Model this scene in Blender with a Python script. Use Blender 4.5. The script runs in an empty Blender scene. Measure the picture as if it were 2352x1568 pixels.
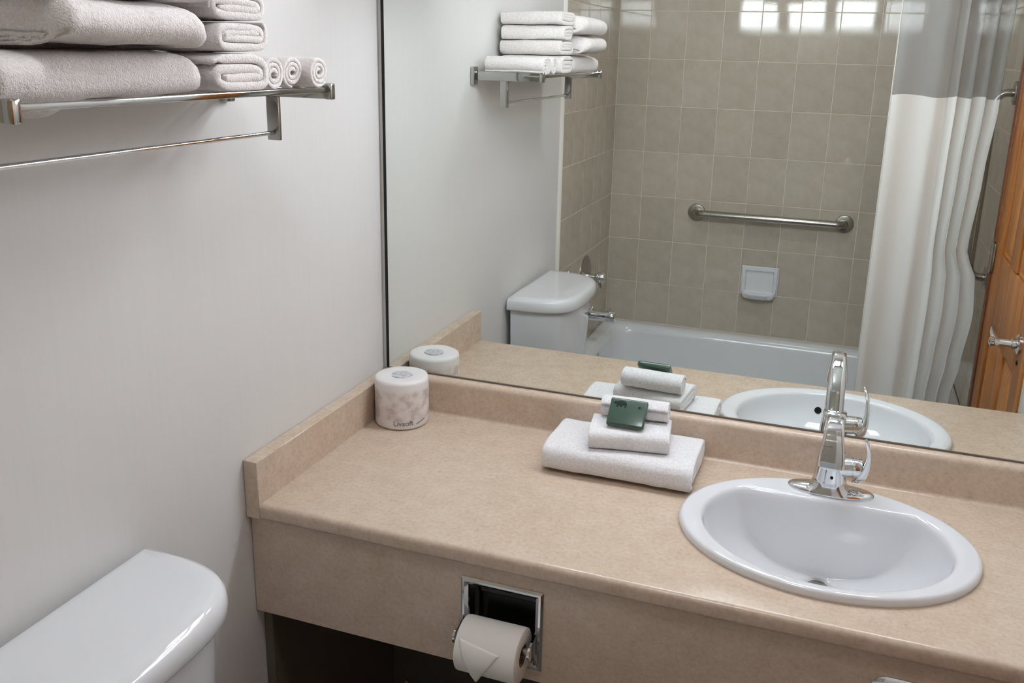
import bpy, bmesh, math, random
from mathutils import Vector, Matrix, noise
random.seed(7)
SC = bpy.context.scene
COL = SC.collection
PI = math.pi

# ------------------------------------------------------------------ camera
FPX, PX, PY = 2071.74, 1219.47, 675.33
cd = bpy.data.cameras.new('camera'); cam = bpy.data.objects.new('camera', cd); COL.objects.link(cam)
yaw, pit, rol = map(math.radians, (18.8988, -15.1678, 1.4971))
fw = Vector((-math.sin(yaw)*math.cos(pit), math.cos(yaw)*math.cos(pit), math.sin(pit)))
rt = fw.cross(Vector((0, 0, 1))).normalized(); up = rt.cross(fw)
r2 = rt*math.cos(rol)+up*math.sin(rol); u2 = up*math.cos(rol)-rt*math.sin(rol)
M = Matrix((r2, u2, -fw)).transposed().to_4x4()
M.translation = Vector((.9814, -1.7982, 1.6237))
cam.matrix_world = M
cd.sensor_width = 36; cd.lens = FPX*36/2352
cd.shift_x = (1176-PX)/2352; cd.shift_y = (PY-784)/2352
cd.clip_start = .02
SC.camera = cam

# ------------------------------------------------------------------ world, exposure
w = bpy.data.worlds.new('world'); SC.world = w; w.use_nodes = True
w.node_tree.nodes['Background'].inputs[0].default_value = (.5, .5, .5, 1)
w.node_tree.nodes['Background'].inputs[1].default_value = .2
SC.view_settings.view_transform = 'Standard'; SC.view_settings.look = 'None'
SC.view_settings.gamma = 1; SC.view_settings.use_curve_mapping = False
SC.view_settings.exposure = 0.0
LAMP = 27.0
CEIL_FILL = 22.5  # strength of the added ceiling fill
SC.cycles.use_denoising = True
SC.cycles.use_adaptive_sampling = True; SC.cycles.adaptive_threshold = .08; SC.cycles.adaptive_min_samples = 16
SC.cycles.max_bounces = 8; SC.cycles.diffuse_bounces = 4; SC.cycles.glossy_bounces = 5; SC.cycles.transparent_max_bounces = 8

# ------------------------------------------------------------------ materials
def lin(c):
    f = lambda v: (v/255/12.92) if v/255 <= .04045 else ((v/255+.055)/1.055)**2.4
    return (f(c[0]), f(c[1]), f(c[2]), 1)
class Mat:
    def __init__(s, name, col, rough=.5, metal=0, **kw):
        s.m = bpy.data.materials.new(name); s.m.use_nodes = True
        s.nt = s.m.node_tree; s.b = s.nt.nodes['Principled BSDF']
        s.b.inputs['Base Color'].default_value = lin(col)
        s.b.inputs['Roughness'].default_value = rough; s.b.inputs['Metallic'].default_value = metal
        for k, v in kw.items(): s.b.inputs[k.replace('_', ' ')].default_value = v
    def n(s, t, **kw):
        nd = s.nt.nodes.new(t)
        for k, v in kw.items():
            if k in nd.inputs: nd.inputs[k].default_value = v
            else: setattr(nd, k, v)
        return nd
    def l(s, a, b): s.nt.links.new(a, b)
    def co(s, scale=(1, 1, 1), kind='Object'):
        tc = s.n('ShaderNodeTexCoord'); mp = s.n('ShaderNodeMapping'); mp.inputs['Scale'].default_value = scale
        s.l(tc.outputs[kind], mp.inputs[0]); return mp.outputs[0]
    def noise(s, scale, detail=4, rough=.55, vec=None, sc=(1, 1, 1)):
        nd = s.n('ShaderNodeTexNoise', Scale=scale, Detail=detail, Roughness=rough)
        s.l(vec or s.co(sc), nd.inputs['Vector']); return nd.outputs['Fac']
    def ramp(s, fac, stops):
        r = s.n('ShaderNodeValToRGB'); e = r.color_ramp.elements
        while len(e) < len(stops): e.new(.5)
        for el, (p, c) in zip(e, stops): el.position = p; el.color = lin(c)
        s.l(fac, r.inputs[0]); return r.outputs[0]
    def color(s, out): s.l(out, s.b.inputs['Base Color'])
    def bump(s, fac, strength, dist=.001, prev=None):
        b = s.n('ShaderNodeBump', Strength=strength, Distance=dist); s.l(fac, b.inputs['Height'])
        if prev: s.l(prev, b.inputs['Normal'])
        s.l(b.outputs[0], s.b.inputs['Normal']); return b.outputs[0]

MT = {}
m = Mat('wall_paint', (224, 223, 222), .55); MT['wall'] = m.m
f = m.noise(3, 2, sc=(40, 40, 1.2)); m.color(m.ramp(f, [(.3, (222, 220, 218)), (.7, (224, 222, 220))]))
m = Mat('ceiling_paint', (240, 239, 236), .8); MT['ceil'] = m.m; m.color(m.ramp(m.noise(8, 1), [(.3, (239, 238, 235)), (.7, (241, 240, 237))]))
m = Mat('grout', (226, 216, 198), .8); MT['grout'] = m.m; m.bump(m.noise(400), .3, .0005)
m = Mat('glazed_tile', (176, 166, 150), .035, Specular_IOR_Level=.5); MT['tile'] = m.m
oi = m.n('ShaderNodeObjectInfo')
mx = m.n('ShaderNodeMix', data_type='RGBA'); 
c1 = m.ramp(m.noise(18, 3, .65), [(.25, (186, 175, 159)), (.55, (194, 184, 169)), (.8, (200, 191, 177))])
hs = m.n('ShaderNodeHueSaturation'); mr = m.n('ShaderNodeMapRange'); mr.inputs[3].default_value = .95; mr.inputs[4].default_value = 1.05
m.l(oi.outputs['Random'], mr.inputs[0]); m.l(mr.outputs[0], hs.inputs['Value']); m.l(c1, hs.inputs['Color']); m.color(hs.outputs[0])
m.bump(m.noise(170, 2, .6), .05, .0006)
m = Mat('laminate', (212, 192, 172), .24); MT['lam'] = m.m
f = m.noise(120, 4, .7); c = m.ramp(f, [(.28, (194, 172, 150)), (.45, (207, 188, 169)), (.6, (213, 195, 177)), (.78, (218, 203, 187))])
f2 = m.noise(26, 2); mx = m.n('ShaderNodeMix', data_type='RGBA', blend_type='MULTIPLY'); mx.inputs[0].default_value = .35
m.l(c, mx.inputs[6]); m.l(m.ramp(f2, [(.35, (232, 220, 210)), (.65, (255, 252, 248))]), mx.inputs[7]); m.color(mx.outputs[2])
m = Mat('counter_shade_panel', (112, 102, 90), .6); MT['brown'] = m.m; m.bump(m.noise(60), .1)  # tone stands for the shade under the counter
m = Mat('chrome', (222, 224, 226), .07, 1); MT['chrome'] = m.m
m = Mat('satin_steel', (176, 172, 164), .26, 1); MT['steel'] = m.m; m.bump(m.noise(90, 2, sc=(1, 20, 20)), .05, .0004)
m = Mat('shaded_chrome', (110, 112, 110), .12, 1); MT['pan'] = m.m; m.bump(m.noise(60), .05)  # chrome darkened to stand for dark reflections inside the holder recess
m = Mat('porcelain', (227, 228, 231), .07, Coat_Weight=.4, Coat_Roughness=.03); MT['porc'] = m.m
m = Mat('tub_enamel', (230, 232, 234), .16, Coat_Weight=.3); MT['enamel'] = m.m
m = Mat('mirror_silver', (243, 247, 244), .0, 1); MT['mirror'] = m.m
m = Mat('black_edge', (9, 9, 9), .6); MT['black'] = m.m
m.color(m.ramp(m.noise(60, 5, .7, sc=(1, 1, 1)), [(.62, (7, 7, 7)), (.72, (60, 58, 55))]))
m = Mat('channel', (110, 98, 90), .4); MT['channel'] = m.m
def terry(name, col):
    m = Mat(name, col, .95, Sheen_Weight=.35, Sheen_Roughness=.6, Specular_IOR_Level=.15)
    c = m.ramp(m.noise(240, 2, .7), [(.3, tuple(int(v*.93) for v in col)), (.6, col)]); m.color(c)
    v = m.n('ShaderNodeTexNoise', Scale=520., Detail=1.); m.l(m.co(), v.inputs['Vector'])
    p = m.bump(v.outputs[0], .55, .0012)
    m.bump(m.noise(130, 3, .7), .7, .0022, p); return m.m
MT['terry'] = terry('white_terry', (240, 238, 239))
MT['terry_shelf'] = terry('cream_white_terry', (232, 225, 222))
m = Mat('tissue_paper', (238, 234, 228), .9); MT['paper'] = m.m; m.bump(m.noise(500, 3), .25, .0005)
m = Mat('cardboard', (150, 122, 92), .9); MT['card'] = m.m; m.bump(m.noise(200), .2, .0005)
m = Mat('roll_wrapper', (232, 228, 226), .42); MT['wrap'] = m.m
tc = m.n('ShaderNodeTexCoord'); sp = m.n('ShaderNodeSeparateXYZ'); m.l(tc.outputs['Object'], sp.inputs[0])
f = m.noise(36, 4, .55)
pr = m.ramp(f, [(.36, (234, 229, 226)), (.50, (224, 216, 212)), (.62, (200, 189, 185)), (.76, (206, 201, 205))])
band = m.n('ShaderNodeMapRange', interpolation_type='SMOOTHSTEP'); m.l(sp.outputs[2], band.inputs[0])
band.inputs[1].default_value = .016; band.inputs[2].default_value = .026
band2 = m.n('ShaderNodeMapRange', interpolation_type='SMOOTHSTEP'); m.l(sp.outputs[2], band2.inputs[0])
band2.inputs[1].default_value = .094; band2.inputs[2].default_value = .082
mu = m.n('ShaderNodeMath', operation='MULTIPLY'); m.l(band.outputs[0], mu.inputs[0]); m.l(band2.outputs[0], mu.inputs[1])
mx = m.n('ShaderNodeMix', data_type='RGBA'); m.l(mu.outputs[0], mx.inputs[0]); mx.inputs[6].default_value = lin((234, 231, 230)); m.l(pr, mx.inputs[7]); m.color(mx.outputs[2])
m.bump(m.noise(60, 3, .6), .35, .0015)
m = Mat('print_grey', (120, 110, 122), .6); MT['print'] = m.m; m.bump(m.noise(100), .05)
m = Mat('print_pale', (186, 186, 194), .5); MT['print2'] = m.m; m.color(m.ramp(m.noise(90, 3), [(.35, (176, 176, 184)), (.65, (222, 221, 226))])); m.bump(m.noise(100), .05)
m = Mat('green_packet', (50, 80, 63), .3, Coat_Weight=.5, Coat_Roughness=.12); MT['green'] = m.m
m.bump(m.noise(70, 2), .35, .0012)
m = Mat('dark_green_print', (12, 34, 28), .25); MT['dgreen'] = m.m; m.bump(m.noise(90), .05)
m = Mat('dark_slot', (10, 10, 10), .8); MT['slot'] = m.m; m.bump(m.noise(90), .05)
m = Mat('dark_vinyl_floor', (66, 58, 50), .5); MT['floor'] = m.m
m.color(m.ramp(m.noise(30, 5), [(.3, (104, 97, 88)), (.7, (124, 116, 106))]))
m = Mat('white_caulk', (228, 224, 216), .4); MT['caulk'] = m.m; m.bump(m.noise(120), .1)
m = Mat('casing_paint', (190, 186, 172), .45); MT['casing'] = m.m; m.bump(m.noise(120), .1)
def pine(name, a, b, c):
    m = Mat(name, b, .42, Specular_IOR_Level=.35)
    f = m.noise(9, 6, .6, sc=(3, 9, .35)); m.color(m.ramp(f, [(.3, a), (.5, b), (.7, c)])); m.bump(f, .1, .001); return m.m
MT['pine'] = pine('varnished_pine', (138, 80, 36), (176, 112, 54), (196, 136, 74))
MT['pine_panel'] = pine('varnished_pine_panel', (158, 94, 38), (190, 122, 52), (206, 142, 70))
MT['pine_red'] = pine('reddish_pine_jamb', (92, 48, 26), (122, 70, 42), (148, 92, 58))
m = Mat('curtain_cloth', (244, 243, 239), .85, Sheen_Weight=.2); MT['cloth'] = m.m
wv = m.noise(500, 2, sc=(1, 1, .12)); m.bump(wv, .2, .0006)
tr = m.n('ShaderNodeBsdfTranslucent'); tr.inputs[0].default_value = lin((225, 224, 218)); ms = m.n('ShaderNodeMixShader'); ms.inputs[0].default_value = .18
m.l(m.b.outputs[0], ms.inputs[1]); m.l(tr.outputs[0], ms.inputs[2]); m.l(ms.outputs[0], m.nt.nodes['Material Output'].inputs[0])
m = Mat('sheer_mesh', (168, 171, 173), .8); MT['sheer'] = m.m
tp = m.n('ShaderNodeBsdfTransparent'); ms = m.n('ShaderNodeMixShader'); ms.inputs[0].default_value = .52
m.l(m.b.outputs[0], ms.inputs[1]); m.l(tp.outputs[0], ms.inputs[2]); m.l(ms.outputs[0], m.nt.nodes['Material Output'].inputs[0])
m.bump(m.noise(700, 1), .2, .0005)
def glow(name, col, e):
    m = Mat(name, col, .25); m.b.inputs['Emission Color'].default_value = lin(col)
    m.b.inputs['Emission Strength'].default_value = .99*e
    m.bump(m.noise(95, 2), .5, .002); return m.m
MT['lampglass'] = glow('pebbled_lamp_glass', (241, 247, 255), LAMP)
MT['fillglass'] = glow('fill_glow', (243, 248, 255), CEIL_FILL)

# ------------------------------------------------------------------ mesh helpers
def link(name, me, mat, parent=None, smooth=False):
    o = bpy.data.objects.new(name, me); COL.objects.link(o)
    if mat and not me.materials: me.materials.append(MT[mat] if isinstance(mat, str) else mat)
    if smooth is True:
        for p in me.polygons: p.use_smooth = True
    elif smooth:
        for p in me.polygons: p.use_smooth = True
        me.set_sharp_from_angle(angle=math.radians(smooth))
    if parent: o.parent = parent
    return o
def done(name, bm, mat, parent=None, smooth=40, recalc=True):
    if recalc: bmesh.ops.recalc_face_normals(bm, faces=bm.faces)
    me = bpy.data.meshes.new(name); bm.to_mesh(me); bm.free()
    return link(name, me, mat, parent, smooth)
def box(bm, x0, x1, y0, y1, z0, z1, bev=0, seg=2):
    r = bmesh.ops.create_cube(bm, size=1)
    vs = r['verts']
    for v in vs: v.co = Vector(((x0+x1)/2+v.co.x*(x1-x0), (y0+y1)/2+v.co.y*(y1-y0), (z0+z1)/2+v.co.z*(z1-z0)))
    if bev:
        es = list({e for v in vs for e in v.link_edges})
        bmesh.ops.bevel(bm, geom=es, offset=bev, segments=seg, affect='EDGES', profile=.5)
    return vs
def bx(name, x0, x1, y0, y1, z0, z1, mat, parent=None, bev=0, seg=2, smooth=35):
    bm = bmesh.new(); box(bm, x0, x1, y0, y1, z0, z1, bev, seg); return done(name, bm, mat, parent, smooth)
def loft(bm, rings, close=True, cap0=True, cap1=True):
    L = [[bm.verts.new(p) for p in r] for r in rings]; n = len(L[0])
    for a, b in zip(L, L[1:]):
        for i in range(n if close else n-1):
            j = (i+1) % n
            bm.faces.new((a[i], a[j], b[j], b[i]))
    if cap0: bm.faces.new(list(reversed(L[0])))
    if cap1: bm.faces.new(L[-1])
    return L
def frame_for(d):
    d = d.normalized(); a = Vector((0, 0, 1)) if abs(d.z) < .9 else Vector((1, 0, 0))
    u = d.cross(a).normalized(); return u, d.cross(u).normalized()
def tube(bm, pts, r, n=16, cap=True):
    pts = [Vector(p) for p in pts]; rs = r if isinstance(r, (list, tuple)) else [r]*len(pts)
    u = None; rings = []
    for i, p in enumerate(pts):
        d = (pts[min(i+1, len(pts)-1)]-pts[max(i-1, 0)]).normalized()
        if u is None: u, v = frame_for(d)
        else:
            u = (u-d*u.dot(d)).normalized(); v = d.cross(u)
        rings.append([p+(u*math.cos(2*PI*k/n)+v*math.sin(2*PI*k/n))*rs[i] for k in range(n)])
    loft(bm, rings, True, cap, cap)
def lathe(bm, prof, c, axis=(0, 0, 1), n=32):
    ax = Vector(axis).normalized(); u, v = frame_for(ax); c = Vector(c)
    loft(bm, [[c+ax*h+(u*math.cos(2*PI*k/n)+v*math.sin(2*PI*k/n))*max(r, 1e-5) for k in range(n)] for r, h in prof])
def prism(bm, poly, x0, x1, axis='x'):
    f = {'x': lambda a, b, t: (t, a, b), 'y': lambda a, b, t: (a, t, b), 'z': lambda a, b, t: (a, b, t)}[axis]
    loft(bm, [[Vector(f(a, b, x0)) for a, b in poly], [Vector(f(a, b, x1)) for a, b in poly]])
def arc(cx, cy, r, a0, a1, n=8):
    return [(cx+r*math.cos(math.radians(a0+(a1-a0)*i/n)), cy+r*math.sin(math.radians(a0+(a1-a0)*i/n))) for i in range(n+1)]
def smoothpath(pts, n=8):
    P = [Vector(p) for p in pts]; out = []
    for i in range(len(P)-1):
        p0, p1, p2, p3 = P[max(i-1, 0)], P[i], P[i+1], P[min(i+2, len(P)-1)]
        for k in range(n):
            t = k/n; out.append(.5*((2*p1)+(p2-p0)*t+(2*p0-5*p1+4*p2-p3)*t*t+(3*p1-p0-3*p2+p3)*t**3))
    return out+[P[-1]]
def thing(name, label, cat, loc=(0, 0, 0), group=None):
    o = bpy.data.objects.new(name, None); COL.objects.link(o); o.empty_display_size = .05
    o.location = loc; tag(o, label, cat, group); return o
def tag(o, label, cat, group=None):
    o['label'] = label; o['category'] = cat
    if group: o['group'] = group
    return o
def struct(o, label=None):
    o['kind'] = 'structure'
    if label: o['label'] = label
    return o
def cut(o, cutter_bm):
    me = bpy.data.meshes.new('cutter'); bmesh.ops.recalc_face_normals(cutter_bm, faces=cutter_bm.faces); cutter_bm.to_mesh(me); cutter_bm.free()
    c = bpy.data.objects.new('cutter', me); COL.objects.link(c)
    md = o.modifiers.new('cut', 'BOOLEAN'); md.object = c; md.operation = 'DIFFERENCE'; md.solver = 'EXACT'
    bpy.context.view_layer.update()
    dg = bpy.context.evaluated_depsgraph_get()
    new = bpy.data.meshes.new_from_object(o.evaluated_get(dg))
    o.modifiers.clear(); old = o.data; o.data = new; bpy.data.meshes.remove(old)
    bpy.data.objects.remove(c); bpy.data.meshes.remove(me)

# ------------------------------------------------------------------ room
W, LY, HC = 1.475, 2.134, 2.384
YT = -1.348                                    # edge of the tiled tub alcove
floor = struct(bx('floor', -.1, W+.1, -LY-.1, .106, -.1, 0, 'floor'), 'dark brown floor')
ceiling = struct(bx('ceiling', -.1, W+.1, -LY-.1, .106, HC, HC+.1, 'ceil'), 'white painted ceiling')
wl = struct(bx('wall_left', -.1, 0, -LY-.1, .006, 0, HC, 'wall'), 'off-white painted wall beside toilet and counter')
wb = struct(bx('wall_back', -.1, W+.1, .006, .106, 0, HC, 'wall'), 'off-white wall behind the mirror')
wf = struct(bx('wall_front', 0, W+.1, -LY-.1, -LY, 0, HC, 'grout'), 'beige tiled wall along the bathtub')
bx('grout_bed', 0, W, -LY, -LY+.0046, .4207, HC, 'grout', wf)
wr = struct(bx('wall_right', W, W+.1, -LY, .006, 0, HC, 'wall'), 'right wall with tiled tub end and pine door')
# tiles
TW, TH, TZ0, TX0, GR = .1524, .1963, .4207, -.009, .0026
def tile_mesh(wd, ht):
    bm = bmesh.new(); e = .0010; t = .006
    a = [(0, 0, 0), (wd, 0, 0), (wd, ht, 0), (0, ht, 0)]
    b = [(0, 0, t-e), (wd, 0, t-e), (wd, ht, t-e), (0, ht, t-e)]
    c = [(e, e, t), (wd-e, e, t), (wd-e, ht-e, t), (e, ht-e, t)]
    cx = Vector((wd/2, ht/2, 0))
    loft(bm, [[Vector(p)-cx for p in r] for r in (a, b, c)], True, False, True)
    me = bpy.data.meshes.new('tile'); bm.to_mesh(me); bm.free(); me.materials.append(MT['tile']); return me
TM = {}
def put_tile(parent, u0, u1, z0, z1, place):
    wd, ht = round(u1-u0-GR, 4), round(z1-z0-GR, 4)
    k = (wd, ht)
    if k not in TM: TM[k] = tile_mesh(wd, ht)
    o = bpy.data.objects.new('tile', TM[k]); COL.objects.link(o); o.parent = parent
    c, rot = place((u0+u1)/2, (z0+z1)/2)
    tl = Matrix.Rotation(random.gauss(0, .0016), 3, 'X') @ Matrix.Rotation(random.gauss(0, .0016), 3, 'Y')
    mw = (rot @ tl).to_4x4(); mw.translation = c; o.matrix_local = mw
RX = lambda a, b, c: Matrix((Vector(a), Vector(b), Vector(c))).transposed()
rot_f = RX((-1, 0, 0), (0, 0, 1), (0, 1, 0))       # faces +y
rot_l = RX((0, 1, 0), (0, 0, 1), (1, 0, 0))        # faces +x
rot_r = RX((0, -1, 0), (0, 0, 1), (-1, 0, 0))      # faces -x
zs_ = [TZ0+.010]+[TZ0+TH*j for j in range(1, 11)]; zs_[-1] = HC
for a, b in zip(zs_, zs_[1:]):
    xs_ = [.007]+[TX0+TW*i for i in range(1, 10)]+[W-.007]
    for i in range(10):
        if xs_[i+1]-xs_[i] > .02: put_tile(wf, xs_[i], xs_[i+1], a, b, lambda u, z: (Vector((u, -LY, z)), rot_f))
    ys_ = [YT-.006-TW*k for k in range(6)]; ys_[-1] = -LY+.001
    for k in range(5):
        put_tile(wl, ys_[k+1], ys_[k], a, b, lambda u, z: (Vector((0, u, z)), rot_l))
    yr_ = [-1.412-TW*k for k in range(5)]+[-LY+.001]
    for k in range(5):
        put_tile(wr, yr_[k+1], yr_[k], a, b, lambda u, z: (Vector((W, u, z)), rot_r))
bx('grout_bed', 0, .0046, -LY, YT-.004, TZ0, HC, 'grout', wl)
bx('grout_bed', W-.0046, W, -LY, -1.409, TZ0, HC, 'grout', wr)
bm = bmesh.new(); prism(bm, [(0, YT+.008)]+[(x, y) for x, y in arc(0, YT-.004, .012, 90, 0, 6)]+[(0, YT-.004)], 0, HC, 'z')
struct(done('trim_1', bm, 'caulk'), 'white vertical tile edge trim on the left wall')
bm = bmesh.new(); box(bm, W-.012, W, -1.408, -1.345, 0, 2.1, .003); struct(done('trim_2', bm, 'casing'), 'pale narrow casing between tub wall and pine door')
bm = bmesh.new(); box(bm, W-.012, W, -.628, -.57, 0, 2.1, .003); struct(done('trim_3', bm, 'caulk'), 'white casing on the latch side of the pine door')

# ------------------------------------------------------------------ door in right wall
door = struct(bx('door_1', W-.006, W-.001, -1.345, -.628, .005, 2.1, 'pine_red'), 'varnished pine panel door in right wall with lever handle')
def dpart(nm, y0, y1, z0, z1, x0, mat, bev=.003): return bx(nm, x0, W-.0055, y0, y1, z0, z1, mat, door, bev)
dpart('jamb', -1.345, -1.300, .005, 2.1, W-.022, 'pine_red')
dpart('stile', -1.297, -1.190, .01, 2.06, W-.018, 'pine'); dpart('stile', -.738, -.632, .01, 2.06, W-.018, 'pine')
for z0, z1 in ((.01, .22), (.93-.1, 1.06), (1.93, 2.06)): dpart('rail', -1.188, -.740, z0, z1, W-.0178, 'pine')
dpart('stile', -1.012, -.920, .222, .828, W-.0178, 'pine'); dpart('stile', -1.012, -.920, 1.062, 1.928, W-.0178, 'pine')
for y0, y1 in ((-1.188, -1.014), (-.918, -.740)):
    for z0, z1 in ((.222, .828), (1.062, 1.928)):
        bm = bmesh.new()
        a = [(y0, z0), (y1, z0), (y1, z1), (y0, z1)]; ins = lambda d: [(y0+d, z0+d), (y1-d, z0+d), (y1-d, z1-d), (y0+d, z1-d)]
        loft(bm, [[Vector((W-.0055-t, y, z)) for y, z in ins(d)] for d, t in ((0, 0), (0, .004), (.012, .003), (.04, .011))])
        done('panel', bm, 'pine_panel', door, 20)
hz = bx('hinge', W-.024, W-.0185, -1.322, -1.280, .985, 1.075, 'steel', door, .001)
bm = bmesh.new(); tube(bm, [(W-.026, -1.300, .98), (W-.026, -1.300, 1.08)], .0055, 12); done('knuckle', bm, 'steel', hz)
hd = thing('lever', '', '', (0, 0, 0)); del hd['label'], hd['category']
bm = bmesh.new(); lathe(bm, [(.0, 0), (.026, 0), (.026, .006), (.02, .010), (.0, .010)], (W-.018, -.70, .925), (-1, 0, 0), 28)
hb = done('lever_handle', bm, 'chrome', door); bpy.data.objects.remove(hd)
bm = bmesh.new(); lathe(bm, [(.0, .008), (.013, .008), (.013, .02), (.011, .022), (.0105, .060), (.0125, .062), (.012, .070), (.006, .074), (.0, .074)], (W-.018, -.70, .925), (-1, 0, 0), 20)
done('neck', bm, 'chrome', hb)
bm = bmesh.new()
for k in range(1):
    tube(bm, smoothpath([(W-.072, -.690, .926), (W-.074, -.74, .927), (W-.070, -.80, .928), (W-.066, -.825, .927)], 5), [.008]*10+[.0065]*6, 12)
done('grip', bm, 'chrome', hb)
bm = bmesh.new(); lathe(bm, [(.0, 0), (.007, 0), (.006, .003), (.0, .003)], (W-.018, -.70, .875), (-1, 0, 0), 16); done('keyhole', bm, 'slot', door)

# ------------------------------------------------------------------ mirror
ZM, ZMT = .8897, 1.765
mir = thing('wall_mirror', 'large frameless wall mirror above the beige counter', 'mirror', (.7, 0, ZM))
def rel(o, parent):                              # keep world position under an offset empty
    o.parent = parent; o.matrix_parent_inverse = Matrix.Translation(-parent.location); return o
rel(bx('pane', .0165, W-.004, 0, .005, ZM+.002, ZMT, 'mirror'), mir)
e = rel(bx('side_edge', .0100, .0163, -.0010, .005, ZM, ZMT, 'black'), mir); e['label'] = 'dark blackened left edge of mirror'
rel(bx('bottom_channel', .0165, W-.004, -.0022, .005, ZM-.0012, ZM+.0018, 'channel'), mir)

# ------------------------------------------------------------------ vanity counter
ZC, DC, TS = .80, .5365, .0307
van = thing('vanity_counter', 'beige speckled laminate vanity counter with raised backsplash and deep apron', 'counter', (.75, -.27, .564))
prof = [(-.500, ZC-.030), (-DC+.006, ZC-.030)]+arc(-DC+.006, ZC-.024, .006, 270, 180, 4)+arc(-DC+.011, ZC-.011, .011, 180, 90, 6)+[(-.3, ZC), (-.0195, ZC), (-.0195, ZC-.030)]
bm = bmesh.new(); prism(bm, prof, TS+.0003, W-.001); worktop = rel(done('worktop', bm, 'lam', smooth=50), van)
prof = [(-.0193, ZC-.030), (-.0195, ZC+.0002), (-.028, ZC+.0002)]+[(x, y) for x, y in arc(-.028, ZC+.0082, .0080, 270, 360, 6)]+[(-.0200, .868)]+arc(-.0080, .8760, .0120, 180, 90, 6)+[(0.0050, .8880), (.0050, ZC-.030)]
bm = bmesh.new(); prism(bm, prof, TS+.0003, W-.001); rel(done('backsplash', bm, 'lam', smooth=50), van)
bm = bmesh.new(); box(bm, .0012, TS, -DC-.0015, .0048, ZC-.029, .8855, .0012, 1); rel(done('side_splash', bm, 'lam'), van)
apron = rel(bx('apron', .0015, W-.001, -.525, -.505, .564, ZC-.0302, 'lam', None, .001, 1), van)
rel(bx('shade_panel_back', .021, W-.001, -.012, .0050, .002, .563, 'brown', None, .001, 1), van)  # back and side panels added to deepen the shade below the apron
rel(bx('shade_panel_side', .0015, .020, -.503, .0050, .002, .563, 'brown', None, .001, 1), van)['label'] = 'added dark panel for the shade under the counter'
# recess for the toilet paper holder
HX0, HX1, HZ0, HZ1 = .432, .583, .589, .742
cb = bmesh.new(); box(cb, HX0+.012, HX1-.012, -.54, -.49, HZ0+.012, HZ1-.012); cut(apron, cb)
# ------------------------------------------------------------------ sink
SX, SY = 1.018, -.268
def oval(a, b, yc, t): return Vector((SX+a*math.cos(t), yc+b*math.sin(t), 0))
def bowl(t, s=1.0, dx=0, dy=0, clip=.114):
    """bowl outline: ellipse cut flat at the back, with softened corners"""
    x, y = .213*s*math.cos(t), (.166 if math.sin(t) > 0 else .177)*s*math.sin(t)+dy
    k = .0035; q = (y-clip)/k
    if q > -30: y = clip-k*math.log(1+math.exp(-q)) if q < 30 else clip
    return Vector((SX+dx+x, -.262+y, 0))
NT = 96; TT = [2*PI*(k+.5)/NT for k in range(NT)]
rings = []
for s, z in ((.93, .765), (.985, .7945), (1.0, .8006), (1.003, .8055), (.999, .8110), (.988, .8145), (.97, .8160), (.95, .8160)):
    rings.append([oval(.255*s, .2*s, SY, t)+Vector((0, 0, z)) for t in TT])
for f, z in ((.35, .8150), (.7, .8138)):
    rings.append([oval(.255*.95, .2*.95, SY, t).lerp(bowl(t, 1.03), f)+Vector((0, 0, z)) for t in TT])
for s, z, c in ((1.035, .8128, .120), (1.018, .8112, .117), (1.005, .8070, .1145), (.996, .800, .1125)):
    rings.append([bowl(t, s, 0, 0, c)+Vector((0, 0, z)) for t in TT])
for d in (.14, .22, .30, .38, .46, .54, .62, .69, .75, .80, .85, .89, .925, .955, .975, .988):
    s = math.sqrt(1-d*d)
    rings.append([bowl(t, s, 0, .076*d*d, .1125-.010*d)+Vector((0, 0, .812-.157*d)) for t in TT])
DRN = Vector((SX+.002, -.1865, .6550))
rings.append([DRN+Vector((.0245*math.cos(t), .0245*math.sin(t), 0)) for t in TT])
rings.append([DRN+Vector((.023*math.cos(t), .023*math.sin(t), -.005)) for t in TT])
sink = thing('sink_basin', 'white oval drop-in sink basin set in the beige counter', 'sink', (SX, SY, .80))
bm = bmesh.new(); loft(bm, rings, True, False, True); b_ = rel(done('basin', bm, 'porc', smooth=True, recalc=False), sink)
bm = bmesh.new(); lathe(bm, [(0, .0), (.0225, 0), (.0225, .003), (.019, .006), (0, .007)], DRN+Vector((0, 0, -.006)), n=28); d_ = rel(done('drain', bm, 'steel'), sink)
bm = bmesh.new()
ov = bowl(1.5*PI-.16, math.sqrt(1-.26**2), 0, .003); nrm = Vector((-.05, .96, .28)).normalized()
lathe(bm, [(0, -.002), (.0085, -.002), (.0085, .0045), (0, .0045)], Vector((ov.x, ov.y, .772)), nrm, 20); rel(done('overflow_hole', bm, 'slot'), sink)
cb = bmesh.new(); loft(cb, [[oval(.24, .185, SY, t)+Vector((0, 0, z)) for t in TT] for z in (.74, .83)]); cut(worktop, cb)
for p in worktop.data.polygons: p.use_smooth = True
worktop.data.set_sharp_from_angle(angle=math.radians(50))

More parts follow.
